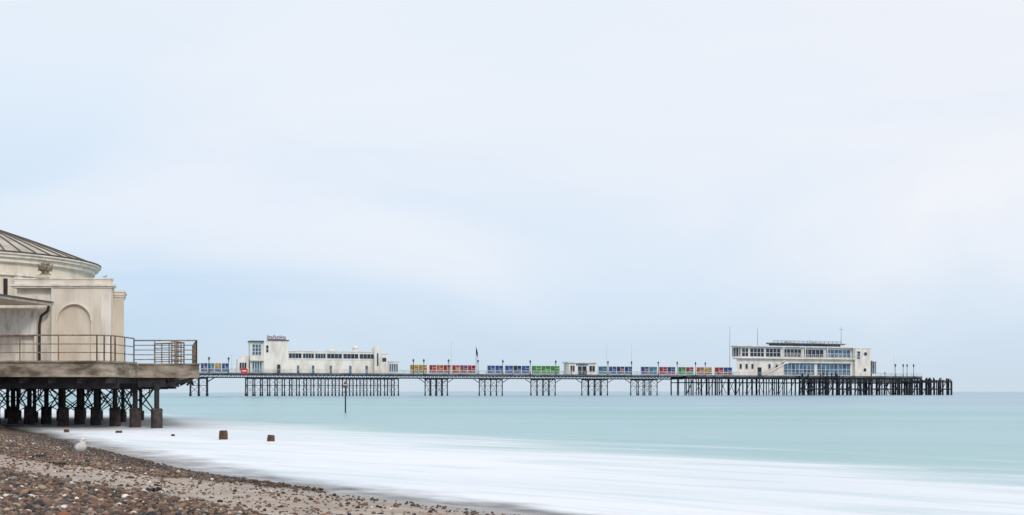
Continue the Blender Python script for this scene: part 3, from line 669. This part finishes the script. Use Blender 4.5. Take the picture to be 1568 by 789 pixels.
# ---------------------------------------------------------------- sea
def depth(x,y): return -bh(x,y)
sea=gridmesh('sea',spaced(-40,30,.35,(-9000,9000),1.3),spaced(2,60,.35,(-200,14000),1.3),lambda x,y:0*x,{'depth':depth})
m=bpy.data.materials.new('long_exposure_sea'); m.use_nodes=True; nt=m.node_tree; N=nt.nodes; Lk=nt.links; b=N['Principled BSDF']; out=N['Material Output']
geo=N.new('ShaderNodeNewGeometry')
def rotv(deg):
    rot=N.new('ShaderNodeVectorRotate'); rot.rotation_type='Z_AXIS'; rot.inputs['Angle'].default_value=math.radians(deg); Lk.new(geo.outputs['Position'],rot.inputs['Vector']); return rot.outputs[0]
R42=rotv(38); R12=rotv(14)
def noise(scale,vec,detail=4,rough=.55,dist=0,src=None):
    mp=N.new('ShaderNodeMapping'); mp.inputs['Scale'].default_value=vec; Lk.new(src or R42,mp.inputs['Vector'])
    n=N.new('ShaderNodeTexNoise'); n.inputs['Scale'].default_value=scale; n.inputs['Detail'].default_value=detail; n.inputs['Roughness'].default_value=rough; n.inputs['Distortion'].default_value=dist; Lk.new(mp.outputs[0],n.inputs['Vector']); return n.outputs['Fac']
def math_(op,a,b_=None,c=None,clamp=False):
    n=N.new('ShaderNodeMath'); n.operation=op; n.use_clamp=clamp
    for i,v in enumerate((a,b_,c)):
        if v is None: continue
        if isinstance(v,(int,float)): n.inputs[i].default_value=v
        else: Lk.new(v,n.inputs[i])
    return n.outputs[0]
def mrange(v,a,b_,c,d,smooth=True):
    n=N.new('ShaderNodeMapRange'); n.interpolation_type='SMOOTHSTEP' if smooth else 'LINEAR'
    Lk.new(v,n.inputs[0]); 
    for i,q in enumerate((a,b_,c,d)): n.inputs[i+1].default_value=q
    return n.outputs[0]
def mixc(f,a,c):
    n=N.new('ShaderNodeMix'); n.data_type='RGBA'
    if isinstance(f,(int,float)): n.inputs[0].default_value=f
    else: Lk.new(f,n.inputs[0])
    for i,v in ((6,a),(7,c)):
        if isinstance(v,tuple): n.inputs[i].default_value=(*v,1)
        else: Lk.new(v,n.inputs[i])
    return n.outputs[2]
dot=N.new('ShaderNodeVectorMath'); dot.operation='DOT_PRODUCT'; Lk.new(geo.outputs['Position'],dot.inputs[0]); dot.inputs[1].default_value=(.827,.561,0)
D=math_('SUBTRACT',dot.outputs['Value'],7.07)
big=noise(1,(.05,.18,1),3,.5,.6); fine=noise(1,(.14,1.3,1),7,.66,.9); wide=noise(1,(.015,.075,1),4,.55,.5,R12)
Dn=math_('ADD',D,math_('MULTIPLY',math_('SUBTRACT',big,.5),14.0))
f1=mrange(Dn,5.5,14.5,1.0,0)
f2=mrange(fine,.33,.67,-.30,.30)
f3=mrange(D,12,55,.34,0)
streak=mrange(fine,.5,.72,0,1)
foam=math_('ADD',math_('ADD',f1,math_('MULTIPLY',f2,mrange(Dn,2,22,.8,.05))),math_('MULTIPLY',f3,streak),clamp=True)
at=N.new('ShaderNodeAttribute'); at.attribute_name='depth'
shore=mrange(at.outputs['Fac'],.0,.20,1,0)
foam=math_('MAXIMUM',foam,math_('MULTIPLY',shore,mrange(fine,.3,.6,.6,.95)))
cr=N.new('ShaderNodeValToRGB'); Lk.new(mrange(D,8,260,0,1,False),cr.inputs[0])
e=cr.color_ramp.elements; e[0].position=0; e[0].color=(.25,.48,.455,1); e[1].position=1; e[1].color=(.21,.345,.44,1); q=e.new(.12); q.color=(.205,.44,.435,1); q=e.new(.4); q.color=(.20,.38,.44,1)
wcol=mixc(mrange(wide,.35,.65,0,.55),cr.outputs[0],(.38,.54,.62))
far=mixc(mrange(D,500,5000,0,1),wcol,(.48,.60,.70))  # horizon haze painted into the base colour: distant water pales towards the sky
fc=mixc(mrange(big,.35,.65,0,1),(.76,.81,.845),(.88,.89,.915))
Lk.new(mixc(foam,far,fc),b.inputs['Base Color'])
Lk.new(mrange(foam,0,1,.30,.8,False),b.inputs['Roughness']); b.inputs['IOR'].default_value=1.33
bpn=N.new('ShaderNodeBump'); bpn.inputs['Strength'].default_value=.15; bpn.inputs['Distance'].default_value=.25; Lk.new(noise(1,(.35,1.4,1),4),bpn.inputs['Height']); Lk.new(bpn.outputs[0],b.inputs['Normal'])
an=math_('ADD',at.outputs['Fac'],math_('MULTIPLY',math_('SUBTRACT',noise(1,(.9,1.6,1),5),.5),.11))
Lk.new(mrange(an,-.02,.10,0,1),b.inputs['Alpha'])
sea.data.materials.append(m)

# ---------------------------------------------------------------- posts, marker
def stump(px,d,wd,h,n=1):
    g=G('groyne_post',Matrix.Translation((gx(px,d),d,0))@Matrix.Rotation(.15,4,'Z'))
    w_=wd/2; tilt=random.uniform(-.02,.02)
    v=[]
    for z,s_ in((-.8,1),(h*.5,1),(h*.93,.97),(h,.86)):
        for a,b_ in((-1,-1),(1,-1),(1,1),(-1,1)): v.append((a*w_*s_+tilt*z+random.uniform(-.01,.01),b_*w_*.8*s_,z+random.uniform(-.012,.012)*(z>0)))
    f=[(k*4+i,k*4+(i+1)%4,k*4+4+(i+1)%4,k*4+4+i) for k in range(3) for i in range(4)]+[(12,13,14,15)]
    g.add('timber',M['wood'],v,f); g.cyl('bolt',M['black'],(0,-w_*.8-.02,h*.6),(0,-w_*.8,h*.6),.025); g.finish()
stump(342,32.4,.235,.28); stump(415,31.2,.20,.19); stump(102,38,.16,.10); stump(182,37.5,.2,.08); stump(265,34.8,.1,.06)
g=G('channel_marker_post',Matrix.Translation((gx(529,72.7),72.7,0))); zt_=gz(588,72.7)
g.cyl('pole',M['lamp'],(0,0,-1),(0,0,zt_),.055,.05,seg=8)
g.box('faded_board',M['fadedred'],-.15,.15,-.08,-.055,zt_-.26,zt_-.10); g.box('pale_board',M['prail'],-.15,.15,-.08,-.055,zt_-.095,zt_-.02)
g.lathe('top_mark',M['fadedred'],(0,0,zt_),[(.12,0),(.12,.08),(.0,.2)],8,smooth=False)
g.box('ladder_bracket',M['lamp'],-.12,.12,-.05,.05,zt_-.6,zt_-.55); g.finish()

gy_=20.0; gx_=gx(123,gy_)
for _ in range(6):
    gzv=float(bh(np.array(gx_),np.array(gy_))); gy_=(H-gzv)*F/(706-HY); gx_=gx(123,gy_)
gzv=float(bh(np.array(gx_),np.array(gy_)))+.03
bird('herring_gull',(gx_,gy_,gzv),math.radians(-50),1.0)
bird('pigeon',(gx(157,44),44.3,zw+.42),math.radians(20),.4,'gg','gg')
bird('pigeon',(gx(68,44),44.2,zw+1.07),math.radians(200),.4,'gg','gg')
for px,py in ((90,709),(60,700),(235,760),(20,650)):
    d=(H-.25)*F/(py-HY); x=gx(px,d); z=float(bh(np.array(x),np.array(d)))
    g=G('seaweed_clump',Matrix.Translation((x,d,z+.02)))
    for i in range(16):
        a=random.uniform(0,6.28); l=random.uniform(.05,.14); c=(random.uniform(-.08,.08),random.uniform(-.05,.05),random.uniform(0,.03))
        g.loft('fronds',M['seaweed'],[(c[0],c[1],c[2],.012,.008),(c[0]+l*.5*math.cos(a),c[1]+l*.5*math.sin(a),c[2]+.015,.018,.008),(c[0]+l*math.cos(a),c[1]+l*math.sin(a),0,.008,.004)],6)
    g.finish()

# ---------------------------------------------------------------- world + sun
wld=bpy.data.worlds.new('World'); scene.world=wld; wld.use_nodes=True; nt=wld.node_tree; N=nt.nodes; Lk=nt.links
N.clear(); out=N.new('ShaderNodeOutputWorld')
sky=N.new('ShaderNodeTexSky'); sky.sky_type='NISHITA'; sky.sun_disc=False; EL,AZ=math.radians(30),math.radians(152); sky.sun_elevation=EL; sky.sun_rotation=AZ
b1=N.new('ShaderNodeBackground'); b1.inputs[1].default_value=.1; Lk.new(sky.outputs[0],b1.inputs[0])
tc=N.new('ShaderNodeTexCoord'); sp=N.new('ShaderNodeSeparateXYZ'); Lk.new(tc.outputs['Generated'],sp.inputs[0])
cr=N.new('ShaderNodeValToRGB'); e=cr.color_ramp.elements; Lk.new(sp.outputs['Z'],cr.inputs[0])
stops=[(0,(203,219,233)),(.035,(197,218,238)),(.09,(196,220,244)),(.17,(214,231,249)),(.28,(231,241,252)),(.5,(240,245,253)),(1,(230,238,249))]
e[0].position=0;e[0].color=(*lin(stops[0][1]),1);e[1].position=1;e[1].color=(*lin(stops[-1][1]),1)
for p,c in stops[1:-1]: q=e.new(p); q.color=(*lin(c),1)
mp=N.new('ShaderNodeMapping'); mp.inputs['Scale'].default_value=(1.0,1.0,3.4); Lk.new(tc.outputs['Generated'],mp.inputs[0])
nn=N.new('ShaderNodeTexNoise'); nn.inputs['Scale'].default_value=1.9; nn.inputs['Detail'].default_value=5; nn.inputs['Roughness'].default_value=.48; nn.inputs['Distortion'].default_value=.7; Lk.new(mp.outputs[0],nn.inputs['Vector'])
az=N.new('ShaderNodeMapRange'); az.inputs[1].default_value=-.45; az.inputs[2].default_value=.45; az.inputs[3].default_value=-.15; az.inputs[4].default_value=.66; Lk.new(sp.outputs['X'],az.inputs[0])
nm=N.new('ShaderNodeMapRange'); nm.inputs[1].default_value=.3; nm.inputs[2].default_value=.7; nm.inputs[3].default_value=-.3; nm.inputs[4].default_value=.65; Lk.new(nn.outputs['Fac'],nm.inputs[0])
el=N.new('ShaderNodeMapRange'); el.inputs[1].default_value=0; el.inputs[2].default_value=.16; el.inputs[3].default_value=.2; el.inputs[4].default_value=1; Lk.new(sp.outputs['Z'],el.inputs[0])
ad=N.new('ShaderNodeMath'); ad.operation='ADD'; Lk.new(az.outputs[0],ad.inputs[0]); Lk.new(nm.outputs[0],ad.inputs[1])
ml=N.new('ShaderNodeMath'); ml.operation='MULTIPLY'; ml.use_clamp=True; Lk.new(ad.outputs[0],ml.inputs[0]); Lk.new(el.outputs[0],ml.inputs[1])
mx=N.new('ShaderNodeMix'); mx.data_type='RGBA'; Lk.new(ml.outputs[0],mx.inputs[0]); Lk.new(cr.outputs[0],mx.inputs[6]); mx.inputs[7].default_value=(*lin((244,246,252)),1)
b2=N.new('ShaderNodeBackground'); b2.inputs[1].default_value=1.02; Lk.new(mx.outputs[2],b2.inputs[0])
ms=N.new('ShaderNodeMixShader'); ms.inputs[0].default_value=.93; Lk.new(b1.outputs[0],ms.inputs[1]); Lk.new(b2.outputs[0],ms.inputs[2]); Lk.new(ms.outputs[0],out.inputs[0])
sl=bpy.data.lights.new('sun','SUN'); sl.energy=1.35; sl.angle=math.radians(12); sl.color=(1,.95,.88)
so=bpy.data.objects.new('sun',sl); scene.collection.objects.link(so)
dirv=Vector((math.sin(AZ)*math.cos(EL),math.cos(AZ)*math.cos(EL),math.sin(EL)))
so.rotation_euler=dirv.to_track_quat('Z','Y').to_euler(); so.location=(20,-20,30)

cam=bpy.data.cameras.new('camera'); co=bpy.data.objects.new('camera',cam); scene.collection.objects.link(co)
co.location=(0,0,H); co.rotation_euler=(math.radians(90),0,0); cam.sensor_width=36; cam.lens=F/1568*36; cam.shift_y=(HY-394.5)/1568; cam.clip_end=30000; cam.clip_start=.1
scene.camera=co
